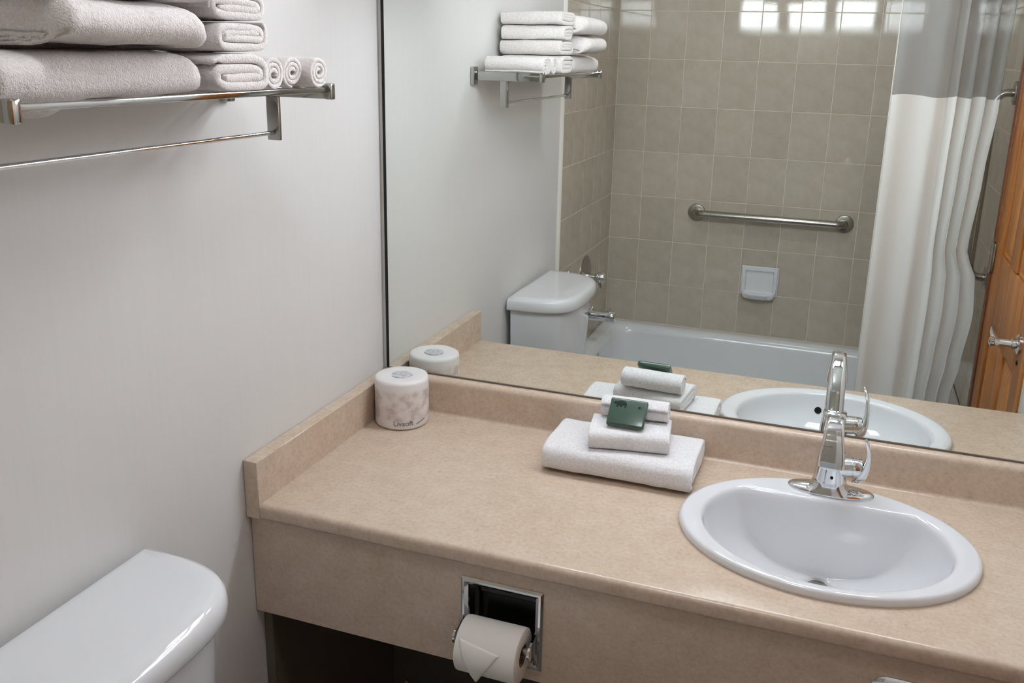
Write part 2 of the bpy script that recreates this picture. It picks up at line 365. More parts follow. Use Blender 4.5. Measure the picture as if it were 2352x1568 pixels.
# ------------------------------------------------------------------ faucet
FX, FY, FZ = 1.024, -.104, .8138
fa = thing('faucet', 'chrome single-lever faucet with arched spout behind the sink bowl', 'faucet', (FX, FY, FZ))
def ell(cx, cy, a, b, z, n=40, e=2.2): return [Vector((cx+a*math.copysign(abs(math.cos(2*PI*k/n))**(2/e), math.cos(2*PI*k/n)), cy+b*math.copysign(abs(math.sin(2*PI*k/n))**(2/e), math.sin(2*PI*k/n)), z)) for k in range(n)]
bm = bmesh.new(); loft(bm, [ell(FX, FY, a, b, FZ+z) for a, b, z in ((.079, .028, -.002), (.080, .0285, .002), (.0795, .028, .0055), (.075, .024, .0085), (.066, .0195, .011), (.045, .016, .0135), (.03, .014, .015))]); rel(done('base_plate', bm, 'chrome', smooth=60), fa)
def rrect(w, d, k=8):
    r = min(w, d)*.42; pts = []
    for cx, cy, a in ((w/2-r, d/2-r, 0), (-w/2+r, d/2-r, 90), (-w/2+r, -d/2+r, 180), (w/2-r, -d/2+r, 270)): pts += arc(cx, cy, r, a, a+90, k)
    return pts
# spine: body rises, leans forward, arches over and ends in the outlet
sp_ = [((0, -.010), .040, .040, 90), ((0, .02), .041, .036, 92), ((-.006, .05), .041, .034, 98), ((-.018, .085), .040, .032, 106), ((-.034, .122), .037, .029, 116), ((-.052, .152), .034, .025, 126), ((-.070, .172), .031, .021, 145), ((-.086, .181), .030, .017, 168), ((-.101, .181), .030, .015, 195), ((-.113, .172), .032, .014, 225), ((-.121, .155), .036, .013, 250), ((-.1245, .138), .041, .013, 260), ((-.1265, .119), .045, .014, 265), ((-.127, .107), .046, .014, 268)]
pts = smoothpath([Vector((a[0][0], a[0][1], a[1])) for a in sp_], 4); dps = smoothpath([Vector((a[2], a[3], 0)) for a in sp_], 4)
bm = bmesh.new(); rings = []
for p, q in zip(pts, dps):
    th = math.radians(q.y); tn = Vector((0, math.cos(th), math.sin(th))); nv = Vector((0, -math.sin(th), math.cos(th)))
    o_ = Vector((FX-.006-.002*(p.y/.18), FY+p.x, FZ+p.y))
    rings.append([o_+Vector((1, 0, 0))*a+nv*b for a, b in rrect(p.z, q.x)])
loft(bm, rings); rel(done('spout', bm, 'chrome', smooth=60), fa)
bm = bmesh.new(); loft(bm, [[Vector((FX-.004+a, FY+b-.002, FZ+z)) for a, b in rrect(w_, d_)] for w_, d_, z in ((.092, .056, .004), (.078, .054, .010), (.066, .050, .018), (.059, .047, .03), (.054, .045, .06), (.050, .043, .078), (.046, .040, .084), (.040, .036, .086))]); rel(done('body', bm, 'chrome', smooth=50), fa)
bm = bmesh.new(); lathe(bm, [(0, 0), (.020, 0), (.0195, .022), (.0185, .0225), (.0185, .024), (.0195, .0245), (.0190, .036), (.016, .040), (0, .041)], (FX+.012, FY-.004, FZ+.056), (1, 0, .10), 28); rel(done('valve_stub', bm, 'chrome'), fa)
bm = bmesh.new(); rings = []
for (x, y, z), w_, t_ in [((.040, .004, .026), .012, .010), ((.047, 0, .034), .030, .018), ((.053, -.004, .048), .038, .018), ((.058, -.010, .066), .036, .013), ((.060, -.020, .088), .031, .009), ((.058, -.031, .110), .027, .007), ((.053, -.040, .126), .023, .006), ((.050, -.045, .134), .013, .005)]:
    rings.append([Vector((FX+x+b, FY+y+a, FZ+z)) for a, b in rrect(w_, t_, 4)])
loft(bm, rings); lv = rel(done('lever_handle', bm, 'chrome', smooth=60), fa)
bm = bmesh.new(); lathe(bm, [(0, 0), (.003, 0), (.003, .0006), (0, .0006)], (FX-.001, FY-.0262, FZ+.040), (0, -1, 0), 12); rel(done('set_screw', bm, 'slot'), fa)

# ------------------------------------------------------------------ towels
def spiral(L, w_, h_, t_, turns, axis='x', e=2.6, seed=0, amp=.003, nl=26, sag=None, start=-90, dens=26, rnd=(0, 0)):
    """cloth strip wound in a flattened spiral, extruded along its axis; outer skin w_ by h_"""
    N = int(turns*dens); ctr = []
    for i in range(N+1):
        fr = i/N; ph = math.radians(start)+2*PI*turns*(1-fr)   # from outside in
        ins = t_*1.04*turns*fr + t_/2
        a, b = max(w_/2-ins, t_*.32), max(h_/2-ins, t_*.28)
        c, s = math.cos(ph), math.sin(ph)
        ctr.append(Vector((a*math.copysign(abs(c)**(2/e), c), b*math.copysign(abs(s)**(2/e), s), 0)))
    outer, inner = [], []
    for i, p in enumerate(ctr):
        d = ctr[min(i+1, N)]-ctr[max(i-1, 0)]
        if d.length < 1e-6: d = Vector((1, 0, 0))
        d.normalize(); nr = Vector((d.y, -d.x, 0))
        if nr.dot(p) < 0: nr = -nr
        th = t_/2*(1 if 2 < i < N-2 else .55)
        outer.append(p+nr*th); inner.append(p-nr*th)
    sec = outer+list(reversed(inner))
    lo = [min(p[i] for p in sec) for i in (0, 1)]; hi = [max(p[i] for p in sec) for i in (0, 1)]
    fit = lambda p: Vector(((p.x-(lo[0]+hi[0])/2)*w_/(hi[0]-lo[0]), (p.y-(lo[1]+hi[1])/2)*h_/(hi[1]-lo[1]), 0))
    sec = [fit(p) for p in sec]; ctr = [fit(p) for p in ctr]
    ends = [(-.5*L, .72), (-.5*L+.12*t_, .9), (-.5*L+.4*t_, 1.)]
    xs = ends+[(-.5*L+.4*t_+(L-.8*t_)*k/nl, 1.) for k in range(1, nl)]+[(-x, s) for x, s in reversed(ends)]
    nO = len(outer); rings = []
    for x, s in xs:
        r = []
        for i in range(nO*2):
            j = i if i < nO else 2*nO-1-i
            q = ctr[j]+(sec[i]-ctr[j])*s
            X, Y, Z = x, q.x, q.y
            for e_, R0 in zip((-1, 1), rnd):     # soften an end like a stuffed fold
                d_ = L/2-e_*x
                if R0 and d_ < R0:
                    g_ = math.sqrt(max(0, 1-((R0-d_)/R0)**2)); Z = -h_/2+(Z+h_/2)*(.42+.58*g_) ; Y *= .80+.20*g_
            k = noise.noise_vector(Vector((X*11+seed, Y*11, Z*11)))*amp+noise.noise_vector(Vector((X*40+seed, Y*40, Z*40)))*amp*.35
            pv = Vector((X, Y, Z))+k
            pv.z = max(-h_/2, min(h_/2, pv.z))
            if sag: pv.z -= sag(X, Y, Z)
            r.append(Vector((pv.x, pv.y, pv.z+h_/2)) if axis == 'x' else Vector((pv.y, -pv.x, pv.z+h_/2)))
        rings.append(r)
    bm = bmesh.new(); Ls = loft(bm, rings, True, False, False)
    for R_ in (Ls[0], Ls[-1]):
        for i in range(nO-1):
            try: bm.faces.new((R_[i], R_[i+1], R_[2*nO-2-i], R_[2*nO-1-i]))
            except ValueError: pass
    bmesh.ops.recalc_face_normals(bm, faces=bm.faces)
    return bm
def towel(name, bm, loc, label, cat, group=None, mat='terry', rz=0, rx=0, ry=0):
    o = done(name, bm, mat, None, True); o.location = loc; o.rotation_euler = (rx, ry, rz); return tag(o, label, cat, group)
# on the counter
towel('bath_towel', spiral(.302, .184, .056, .0132, 1.95, 'x', 4.2, 3, .0034, 34, start=-100), (.619, -.1180, .8008), 'large folded white bath towel lying on the beige counter', 'towel')
towel('hand_towel', spiral(.160, .118, .040, .0095, 1.9, 'x', 3.8, 9, .0028, 24, start=-100), (.630, -.122, .8570), 'smaller folded white hand towel on top of the counter bath towel', 'towel', rz=math.radians(9))
towel('washcloth', spiral(.138, .048, .041, .0062, 2.6, 'x', 2.2, 5, .0022, 20, start=-60), (.630, -.088, .8965), 'rolled white washcloth at the top of the counter towel pile', 'washcloth', rz=math.radians(4))
# green packet leaning on the roll
SOAP = Matrix.Translation((.6245, -.1385, .9235)) @ Matrix.Rotation(math.radians(1), 4, 'Z') @ Matrix.Rotation(math.radians(43), 4, 'X')
so = thing('soap_packet', 'small glossy dark green soap packet leaning on the rolled washcloth', 'soap', (0, 0, 0))
so.matrix_world = SOAP
bm = bmesh.new(); box(bm, -.038, .038, -.030, .030, -.0065, .0065, .004, 4)
done('packet', bm, 'green', so, 40)
bear = [(-.029, .016), (-.026, .019), (-.022, .0185), (-.019, .021), (-.012, .0205), (-.007, .0195), (-.005, .016), (-.0055, .008), (-.008, .008), (-.0085, .012), (-.012, .012), (-.013, .0085), (-.016, .0085), (-.0165, .0118), (-.019, .0115), (-.021, .008), (-.024, .008), (-.022, .0125), (-.025, .0135), (-.0285, .0138)]
bm = bmesh.new(); prism(bm, [(x*1.12+.002, y*1.12) for x, y in bear], .0060, .0070, 'z'); done('silhouette_print', bm, 'dgreen', so, False)
bm = bmesh.new(); lathe(bm, [(0, .006), (.0026, .006), (.0026, .0070), (0, .0070)], (.023, .013, 0), n=10); done('dot_print', bm, 'dgreen', so)

# wrapped toilet roll in the corner
wr_ = thing('wrapped_toilet_roll', 'paper-wrapped toilet roll standing in the counter corner', 'toilet roll', (.0930, -.0850, ZC+.0008))
bm = bmesh.new(); R_ = .0605
rings = []
for r, h in ((.050, 0), (R_-.002, .0015), (R_, .006), (R_, .03), (R_, .055), (R_, .08), (R_, .103), (R_-.0015, .1085), (R_-.006, .111), (.045, .1112), (.026, .1105), (.021, .1085), (.012, .1075), (.004, .1075)):
    rings.append([Vector((r*math.cos(2*PI*k/56), r*math.sin(2*PI*k/56), h))+noise.noise_vector(Vector((r*math.cos(2*PI*k/56)*30, r*math.sin(2*PI*k/56)*30, h*30)))*.0011 for k in range(56)])
for rg in rings[0]: rg.z = 0
loft(bm, rings); done('wrapper', bm, 'wrap', wr_, True)
bm = bmesh.new(); rr = []
for k in range(24):
    a = 2*PI*k/24; q = .021+.004*noise.noise(Vector((math.cos(a)*2, math.sin(a)*2, 3))); rr.append((q*math.cos(a)*1.1, q*math.sin(a)))
prism(bm, rr, .1085, .1120, 'z'); done('core_tuck', bm, 'print2', wr_, 30)
# lettering bent round the wrapper
tcu = bpy.data.curves.new('lettering', 'FONT'); tcu.body = 'Livsoft'; tcu.size = .017; tcu.extrude = .0002; tcu.resolution_u = 3
tob = bpy.data.objects.new('lettering', tcu); COL.objects.link(tob); bpy.context.view_layer.update()
tme = bpy.data.meshes.new_from_object(tob.evaluated_get(bpy.context.evaluated_depsgraph_get())); bpy.data.objects.remove(tob)
def bend(me, a0, z0, slope=0, sgn=1):
    for v in me.vertices:
        a = a0+v.co.x/R_; rad = R_+.0012+v.co.z*.5
        z = z0+v.co.y+slope*v.co.x
        v.co = Vector((rad*math.cos(a), rad*math.sin(a), z))
bend(tme, math.radians(-82), .0115)
link('lettering', tme, 'print', wr_)
bm = bmesh.new(); box(bm, 0, .024, 0, .0016, -.0004, .0004); bmesh.ops.subdivide_edges(bm, edges=bm.edges, cuts=5, use_grid_fill=True)
sme = bpy.data.meshes.new('flourish'); bm.to_mesh(sme); bm.free(); bend(sme, math.radians(-32), .012, .32); link('flourish', sme, 'print', wr_)

# ------------------------------------------------------------------ recessed toilet paper holder
th = thing('toilet_paper_holder', 'recessed chrome toilet paper holder in the counter apron', 'paper holder', (.5075, -.525, HZ0))
bm = bmesh.new()
def rr_ring(x0, x1, z0, z1, y): return [Vector((x0, y, z0)), Vector((x1, y, z0)), Vector((x1, y, z1)), Vector((x0, y, z1))]
rings = [rr_ring(HX0+i, HX1-i, HZ0+i, HZ1-i, y) for i, y in ((0, -.5252), (0, -.5275), (.004, -.5305), (.0075, -.5310), (.0135, -.5270), (.0150, -.5240), (.0150, -.500))]
loft(bm, rings, True, False, False); rel(done('frame', bm, 'chrome', smooth=25), th)
bm = bmesh.new()
prof = [(-.5000, HZ0+.014), (-.486, HZ0+.03), (-.480, HZ0+.06), (-.480, HZ1-.055), (-.4855, HZ1-.050), (-.4855, HZ1-.042), (-.480, HZ1-.037), (-.488, HZ1-.025), (-.5000, HZ1-.014)]
loft(bm, [[Vector((x, y, z)) for y, z in prof+[(y+.0015, z) for y, z in reversed(prof)]] for x in (HX0+.0152, HX1-.0152)]); rel(done('pan', bm, 'pan', smooth=25), th)
AZ = .6440; AY = -.558
for x, nm in ((HX0+.0020, 'arm'), (HX1-.0135, 'arm')):
    bm = bmesh.new(); loft(bm, [[Vector((xx, y, z)) for y, z in [(-.487, AZ-.028), (-.526, AZ-.024)]+arc(AY, AZ, .0125, 240, 100, 8)+[(-.526, AZ+.022), (-.487, AZ+.026)]] for xx in (x, x+.004)])
    a_ = rel(done(nm, bm, 'chrome', smooth=30), th)
    s = -1 if x < .5 else 1
    bm = bmesh.new(); lathe(bm, [(0, 0), (.009, 0), (.009, .004), (.006, .0075), (0, .0085)], (x+(0 if s < 0 else .004), AY, AZ), (s, 0, 0), 20)
    c_ = done('end_cap', bm, 'chrome', None); c_.parent = a_; c_.matrix_parent_inverse = Matrix.Translation(-th.location)
bm = bmesh.new(); tube(bm, [(HX0+.0135, AY, AZ), (HX1-.0135, AY, AZ)], .0065, 16); rel(done('spindle', bm, 'steel'), th)
RX0, RX1, RR = .4500, .5600, .0465
RC = (AY, AZ-.0085)
tr_ = thing('toilet_paper_roll', 'toilet paper roll with pointed folded end hanging in the chrome holder', 'toilet roll', ((RX0+RX1)/2, RC[0], RC[1]))
bm = bmesh.new(); nn = 48
pr_ = [(.0195, RX0+.0005), (RR-.003, RX0), (RR-.0006, RX0+.0015), (RR, RX0+.005), (RR, RX1-.005), (RR-.0006, RX1-.0015), (RR-.003, RX1), (.0195, RX1-.0005), (.0195, RX0+.0005)]
loft(bm, [[Vector((x, RC[0]+r*math.cos(2*PI*k/nn), RC[1]+r*math.sin(2*PI*k/nn))) for k in range(nn)] for r, x in pr_], True, False, False)
rel(done('paper', bm, 'paper', smooth=40), tr_)
bm = bmesh.new(); loft(bm, [[Vector((x, RC[0]+r*math.cos(2*PI*k/32), RC[1]+r*math.sin(2*PI*k/32))) for k in range(32)] for r, x in ((.0193, RX0+.001), (.0193, RX1-.001), (.0178, RX1-.001), (.0178, RX0+.001), (.0193, RX0+.001))], True, False, False)
rel(done('core', bm, 'card', smooth=40), tr_)
# pointed end: triangle of doubled sheet wrapped over the roll front, tip hanging below
bm = bmesh.new(); nu, nv = 14, 16; V = []
for j in range(nv+1):
    f = j/nv                                     # 0 top edge of the fold, 1 tip
    row = []
    for i in range(nu+1):
        g = i/nu
        xl = RX0+.006+(.036-.006)*f; xr = RX0+.082-(.082-.043)*f**1.0
        x = xl+(xr-xl)*g
        a = math.radians(143+80*f) + math.radians(16)*(g-.4)*(1-f)
        rad = RR+.0012+.0022*f+.0025*math.sin(PI*g)*f+.007*max(0, f-.75)
        row.append(bm.verts.new((x, RC[0]+rad*math.cos(a), RC[1]+rad*math.sin(a)-.018*max(0, f-.72))))
    V.append(row)
for j in range(nv):
    for i in range(nu): bm.faces.new((V[j][i], V[j][i+1], V[j+1][i+1], V[j+1][i]))
bmesh.ops.recalc_face_normals(bm, faces=bm.faces)
bmesh.ops.solidify(bm, geom=bm.faces[:], thickness=.0008)
t_ = rel(done('folded_tip', bm, 'paper', smooth=True), tr_)

# ------------------------------------------------------------------ chrome tissue plate at the lower right of the apron
ti = thing('tissue_dispenser', 'recessed chrome tissue dispenser plate low in the apron near frame edge', 'dispenser', (1.235, -.525, .62))
bm = bmesh.new(); poly = lambda i: [(x, z) for cx, cz, a in ((1.345, .712, 0), (1.125, .712, 90), (1.125, .618, 180), (1.345, .618, 270)) for x, z in arc(cx, cz, .020-i, a, a+90, 6)]
loft(bm, [[Vector((x, y, z)) for x, z in poly(i)] for i, y in ((0, -.5252), (0, -.5275), (.004, -.5300), (.012, -.5310))]); rel(done('face_plate', bm, 'chrome', smooth=30), ti)
bm = bmesh.new(); loft(bm, [[Vector((1.235+.085*math.cos(2*PI*k/32), y, .665+.026*math.sin(2*PI*k/32))) for k in range(32)] for y in (-.5308, -.5322)]); rel(done('slot', bm, 'slot', smooth=30), ti)

# ------------------------------------------------------------------ toilet
TYC = -1.010
toi = thing('toilet', 'white two-piece toilet against the painted left wall', 'toilet', (.2, TYC, 0))
def dsh(x0, x1, hw, z, e=3.7, n=40):
    pts = [Vector((x0, TYC+hw, z))]
    for k in range(n+1):
        a = PI/2-PI*k/n
        pts.append(Vector((x0+(x1-x0)*abs(math.cos(a))**(2/e), TYC+hw*math.copysign(abs(math.sin(a))**(2/e), math.sin(a)), z)))
    return pts[1:]
bm = bmesh.new(); loft(bm, [dsh(.020, .208-.02*k, .199-.018*k, z, 3.7) for k, z in ((1.6, .43), (1.0, .46), (0, .8157))]); rel(done('tank', bm, 'porc', smooth=45), toi)
bm = bmesh.new(); loft(bm, [dsh(a, b, c, z) for a, b, c, z in ((.022, .212, .200, .8158), (.013, .223, .210, .8175), (.0120, .2260, .2125, .823), (.0120, .2255, .212, .838), (.0125, .2230, .2105, .8490), (.0150, .2160, .206, .8570), (.020, .203, .198, .8600), (.03, .18, .18, .8608), (.05, .13, .13, .8612))]); rel(done('tank_lid', bm, 'porc', smooth=60), toi)
def egg(z, x0, x1, hw, n=40): 
    cx = x0+(x1-x0)*.45
    return [Vector((cx+((x1-cx) if math.cos(2*PI*k/n) > 0 else (cx-x0))*math.cos(2*PI*k/n), TYC+hw*math.sin(2*PI*k/n), z)) for k in range(n)]
bm = bmesh.new(); loft(bm, [egg(z, a, b, c) for z, a, b, c in ((0, .12, .58, .115), (.03, .13, .56, .105), (.16, .16, .52, .10), (.26, .12, .60, .13), (.36, .06, .68, .175), (.405, .04, .70, .185), (.41, .06, .68, .17))]); rel(done('bowl', bm, 'porc', smooth=60), toi)
bm = bmesh.new(); loft(bm, [egg(z, a, b, c) for z, a, b, c in ((.412, .20, .705, .188), (.43, .20, .705, .188), (.436, .21, .695, .18))]); rel(done('seat', bm, 'porc', smooth=50), toi)
bm = bmesh.new(); loft(bm, [egg(z, a, b, c) for z, a, b, c in ((.437, .20, .70, .185), (.450, .20, .70, .185), (.458, .22, .68, .165))]); rel(done('seat_lid', bm, 'porc', smooth=50), toi)
bm = bmesh.new(); tube(bm, [(.17, TYC-.12, .76), (.205, TYC-.12, .76), (.208, TYC-.07, .752)], [.008, .007, .006], 12); rel(done('flush_lever', bm, 'chrome'), toi)

# ------------------------------------------------------------------ towel shelf on the left wall
Y1, Y2, ZS, XS, HS = -.526, -1.113, 1.5635, .208, .0235
MT['shelfchrome'] = Mat('shelf_chrome', (178, 177, 174), .09, 1).m
ts = thing('towel_shelf', 'chrome wall towel shelf with hanging bar above the toilet', 'towel shelf', (0, (Y1+Y2)/2, ZS-HS))
for y, s in ((Y1, 1), (Y2, -1)):
    a_ = rel(bx('arm', .012, XS-.012, y-.005, y+.005, ZS-HS, ZS, 'shelfchrome', None, .0012), ts)
    rel(bx('wall_plate', .0004, .014, y-.013, y+.013, ZS-HS/2-.024, ZS-HS/2+.024, 'shelfchrome', None, .003), ts)
    rel(bx('end_cap', XS-.0125, XS, y-.0065, y+.0065, ZS-HS-.001, ZS+.001, 'shelfchrome', None, .0025), ts)
    rel(bx('bar_bracket', .084, .107, y-.0035, y+.0035, 1.470, ZS-HS+.003, 'shelfchrome', None, .001), ts)
def rod(nm, x, z, r): 
    bm = bmesh.new(); tube(bm, [(x, Y2+.004, z), (x, Y1-.004, z)], r, 14); rel(done(nm, bm, 'chrome'), ts)
for x in (.035, .080, .125, .165): rod('shelf_rod', x, ZS-.009, .0032)
rel(bx('front_rail', XS-.0105, XS-.0035, Y2+.004, Y1-.004, ZS-.0125, ZS-.0045, 'shelfchrome', None, .0015), ts)
rod('towel_bar', .0955, 1.482, .0036)
ZT = ZS-.0052
def sagf(X, Y, Z): return (.0250*(1/(1+math.exp(-(X-.045)/.012)))*(1+.22*math.sin(X*38)) + .006*math.exp(-((X+.06)/.05)**2)) * max(0, min(1, -Z/.018)) * math.exp(-((Y-.035)/.030)**2)
gB = 'bath towels stacked on the shelf'
towel('bath_towel', spiral(.312, .178, .052, .0122, 1.95, 'y', 3.7, 21, .0030, 40, start=175, sag=sagf, rnd=(.030, .01)), (.1070, -.966, ZT+.0008), 'bottom folded bath towel of the shelf stack, resting on the rail', 'towel', gB, 'terry_shelf')
towel('bath_towel', spiral(.226, .212, .060, .0128, 2.2, 'y', 2.9, 44, .0040, 40, start=175, rnd=(.040, .010)), (.1290, -.950, ZT+.0512), 'middle folded bath towel of the shelf stack with curled end', 'towel', gB, 'terry_shelf')
towel('bath_towel', spiral(.270, .205, .058, .0130, 2.1, 'y', 2.6, 63, .0040, 40, start=175, rnd=(.05, .01)), (.1320, -.938, ZT+.1112), 'topmost folded bath towel of the shelf stack', 'towel', gB, 'terry_shelf')
gH = 'folded hand towels stacked on the shelf'
for k, (dz, h_, wd, dy, lab) in enumerate(((.0005, .050, .120, 0, 'lowest'), (.0507, .041, .116, .000, 'second'), (.0919, .041, .112, -.002, 'third'), (.1331, .036, .110, -.004, 'topmost'))):
    lb = {'lowest': 'lowest folded hand towel of the narrow stack beside the shelf rolls', 'second': 'second folded hand towel from the bottom of the narrow shelf stack', 'third': 'third folded hand towel from the bottom of the narrow shelf stack', 'topmost': 'topmost folded hand towel of the narrow shelf stack'}[lab]
    towel('hand_towel', spiral(.184, wd, h_, h_/4.7, 1.95+.15*(k % 2), 'x', 4.0, 70+9*k, .0034, 22, start=(170, 10, 200, -10)[k]), (.110, -.742+dy, ZT+dz), lb, 'towel', gH, 'terry_shelf', rz=math.radians((-2, 3, -3, 2)[k]))
gW = 'rolled washcloths on the shelf end'
for k, (y, lab) in enumerate(((-.6600, 'rolled washcloth on the shelf next to the hand towel stack'), (-.6090, 'middle rolled washcloth of the three on the shelf end'), (-.5560, 'rolled washcloth at the mirror end of the chrome shelf'))):
    towel('washcloth', spiral((.150, .158, .168)[k], .049, .045, .0058, 2.7, 'x', 2.0, 100+7*k, .0024, 18, start=-40+50*k), ((.116, .112, .118)[k], y, ZT+.0005), lab, 'washcloth', gW, 'terry_shelf')

# ------------------------------------------------------------------ bathtub
ZR = .428
tub = thing('bathtub', 'white bathtub along the beige tiled wall', 'bathtub', (W/2, -1.74, 0))
def rct(x0, x1, y0, y1, z, r=.06, k=8):
    return [Vector((x, y, z)) for cx, cy, a in ((x1-r, y1-r, 0), (x0+r, y1-r, 90), (x0+r, y0+r, 180), (x1-r, y0+r, 270)) for x, y in arc(cx, cy, r, a, a+90, k)]
x0, x1, y0, y1 = .007, W-.007, -LY+.007, YT-.008
bm = bmesh.new()
loft(bm, [rct(x0, x1, y0, y1, 0, .004), rct(x0, x1, y0, y1, ZR-.006, .004), rct(x0+.004, x1-.004, y0+.004, y1-.004, ZR-.0015, .006), rct(x0+.01, x1-.01, y0+.01, y1-.01, ZR, .01), rct(x0+.05, x1-.045, y0+.044, y1-.055, ZR-.002, .07), rct(x0+.062, x1-.058, y0+.056, y1-.067, ZR-.010, .08), rct(x0+.070, x1-.075, y0+.062, y1-.074, ZR-.04, .09), rct(x0+.085, x1-.16, y0+.085, y1-.095, .2, .1), rct(x0+.12, x1-.24, y0+.115, y1-.125, .10, .11), rct(x0+.2, x1-.34, y0+.18, y1-.18, .085, .1)])
rel(done('tub_shell', bm, 'enamel', smooth=50), tub)
bm = bmesh.new(); lathe(bm, [(0, 0), (.034, 0), (.034, .003), (.028, .008), (0, .009)], (.080, -1.74, .352), (1, 0, .06), 28); op = rel(done('overflow_plate', bm, 'chrome'), tub)
bm = bmesh.new(); tube(bm, [(.086, -1.74, .352), (.104, -1.74, .350)], .005, 10); o2 = done('trip_lever', bm, 'chrome'); o2.parent = op; o2.matrix_parent_inverse = Matrix.Translation(-tub.location)
bm = bmesh.new()
loft(bm, [[Vector((x, -1.74+r*1.0*math.cos(2*PI*k/24), z+h*math.sin(2*PI*k/24))) for k in range(24)] for x, r, h, z in ((.0062, .030, .030, .552), (.012, .030, .030, .552), (.016, .025, .025, .552), (.10, .023, .023, .553), (.130, .0225, .024, .551), (.142, .020, .022, .549), (.146, .014, .016, .548))])
s_ = tag(done('tub_spout', bm, 'chrome', smooth=50), 'chrome tub spout sticking out of the tile over the tub end', 'spout')
bm = bmesh.new(); tube(bm, [(.122, -1.74, .574), (.122, -1.74, .588)], .004, 10); done('diverter_pin', bm, 'chrome', s_)
va = thing('shower_valve', 'chrome round shower valve with knob on the tile behind the tank', 'valve', (.006, -1.74, .725))
bm = bmesh.new(); lathe(bm, [(0, 0), (.078, 0), (.078, .003), (.06, .010), (.02, .014), (0, .014)], (.0062, -1.74, .725), (1, 0, 0), 36); rel(done('escutcheon', bm, 'steel'), va)
bm = bmesh.new(); lathe(bm, [(0, .01), (.014, .01), (.014, .045), (.021, .050), (.023, .060), (.022, .080), (.017, .087), (0, .088)], (.0062, -1.74, .715), (1, 0, 0), 24); rel(done('knob', bm, 'chrome'), va)
bm = bmesh.new(); tube(bm, [(.070, -1.74, .695), (.078, -1.74, .672)], [.007, .0055], 10); rel(done('knob_pointer', bm, 'chrome'), va)

# ------------------------------------------------------------------ grab bars and soap dish
def grab(name, a, b, nrm, label, r=.0165, off=.045):
    a, b, nrm = Vector(a), Vector(b), Vector(nrm); d = (b-a).normalized(); R = .035
    t = thing(name, label, 'grab bar', a)
    path = [a+nrm*.004, a+nrm*(off-R)]
    path += [a+nrm*(off-R)+d*R*(1-math.cos(k*PI/12))+nrm*R*math.sin(k*PI/12) for k in range(1, 7)]
    path += [b+nrm*(off-R)-d*R*(1-math.cos(k*PI/12))+nrm*R*math.sin(k*PI/12) for k in range(6, 0, -1)]
    path += [b+nrm*(off-R), b+nrm*.004]
    bm = bmesh.new(); tube(bm, path, r, 18); rel(done('bar', bm, 'steel', smooth=50), t)
    for p in (a, b):
        bm = bmesh.new(); lathe(bm, [(0, 0), (.037, 0), (.0375, .006), (.035, .010), (.022, .013), (0, .013)], p+nrm*.0002, nrm, 28); rel(done('flange', bm, 'steel', smooth=35), t)
grab('grab_bar', (.394, -LY+.0068, .957), (1.006, -LY+.0068, .957), (0, 1, 0), 'horizontal steel grab bar on the beige tile above the soap dish')
grab('grab_bar', (W-.0068, -1.452, .930), (W-.0068, -1.452, 1.530), (-1, 0, 0), 'vertical steel grab bar on the tub end wall beside the pine door', .0125, .058)
sd = thing('soap_dish', 'white ceramic soap dish fixed to the tub wall below the grab bar', 'soap dish', (.6865, -LY+.006, .60))
DX0, DX1, DZ0, DZ1 = .608, .765, .612, .742; yb = -LY+.0068
def drect(i, y, zb=0): return [Vector((x, yb+y, z)) for x, z in ((DX0+i, DZ0+i*1.0+zb), (DX1-i, DZ0+i+zb), (DX1-i, DZ1-i), (DX0+i, DZ1-i))]
bm = bmesh.new(); box(bm, DX0, DX1, yb, yb+.006, DZ0, DZ1, .004, 2); rel(done('back_plate', bm, 'porc'), sd)
bm = bmesh.new(); loft(bm, [drect(i, y) for i, y in ((.004, .0055), (.006, .016), (.010, .018), (.018, .016), (.022, .007))], True, False, True); rel(done('frame_rim', bm, 'porc', smooth=50), sd)
bm = bmesh.new(); rings = []
xc = (DX0+DX1)/2; hw = (DX1-DX0)/2
for s, d, z in ((.55, .018, DZ0-.016), (.85, .044, DZ0-.006), (.93, .056, DZ0+.014), (.90, .053, DZ0+.019), (.80, .040, DZ0+.012), (.55, .022, DZ0+.006)):
    rings.append([Vector((xc-hw*s, yb+.005, z))]+[Vector((xc+hw*s*math.copysign(abs(math.cos(a))**.6, -math.cos(a)), yb+.006+d*abs(math.sin(a))**.6-(.006*math.cos(a*3+PI/2*0)**8 if s > .5 else 0), z)) for a in [PI*k/24 for k in range(25)]]+[Vector((xc+hw*s, yb+.005, z))])
loft(bm, rings); rel(done('tray', bm, 'porc', smooth=60), sd)

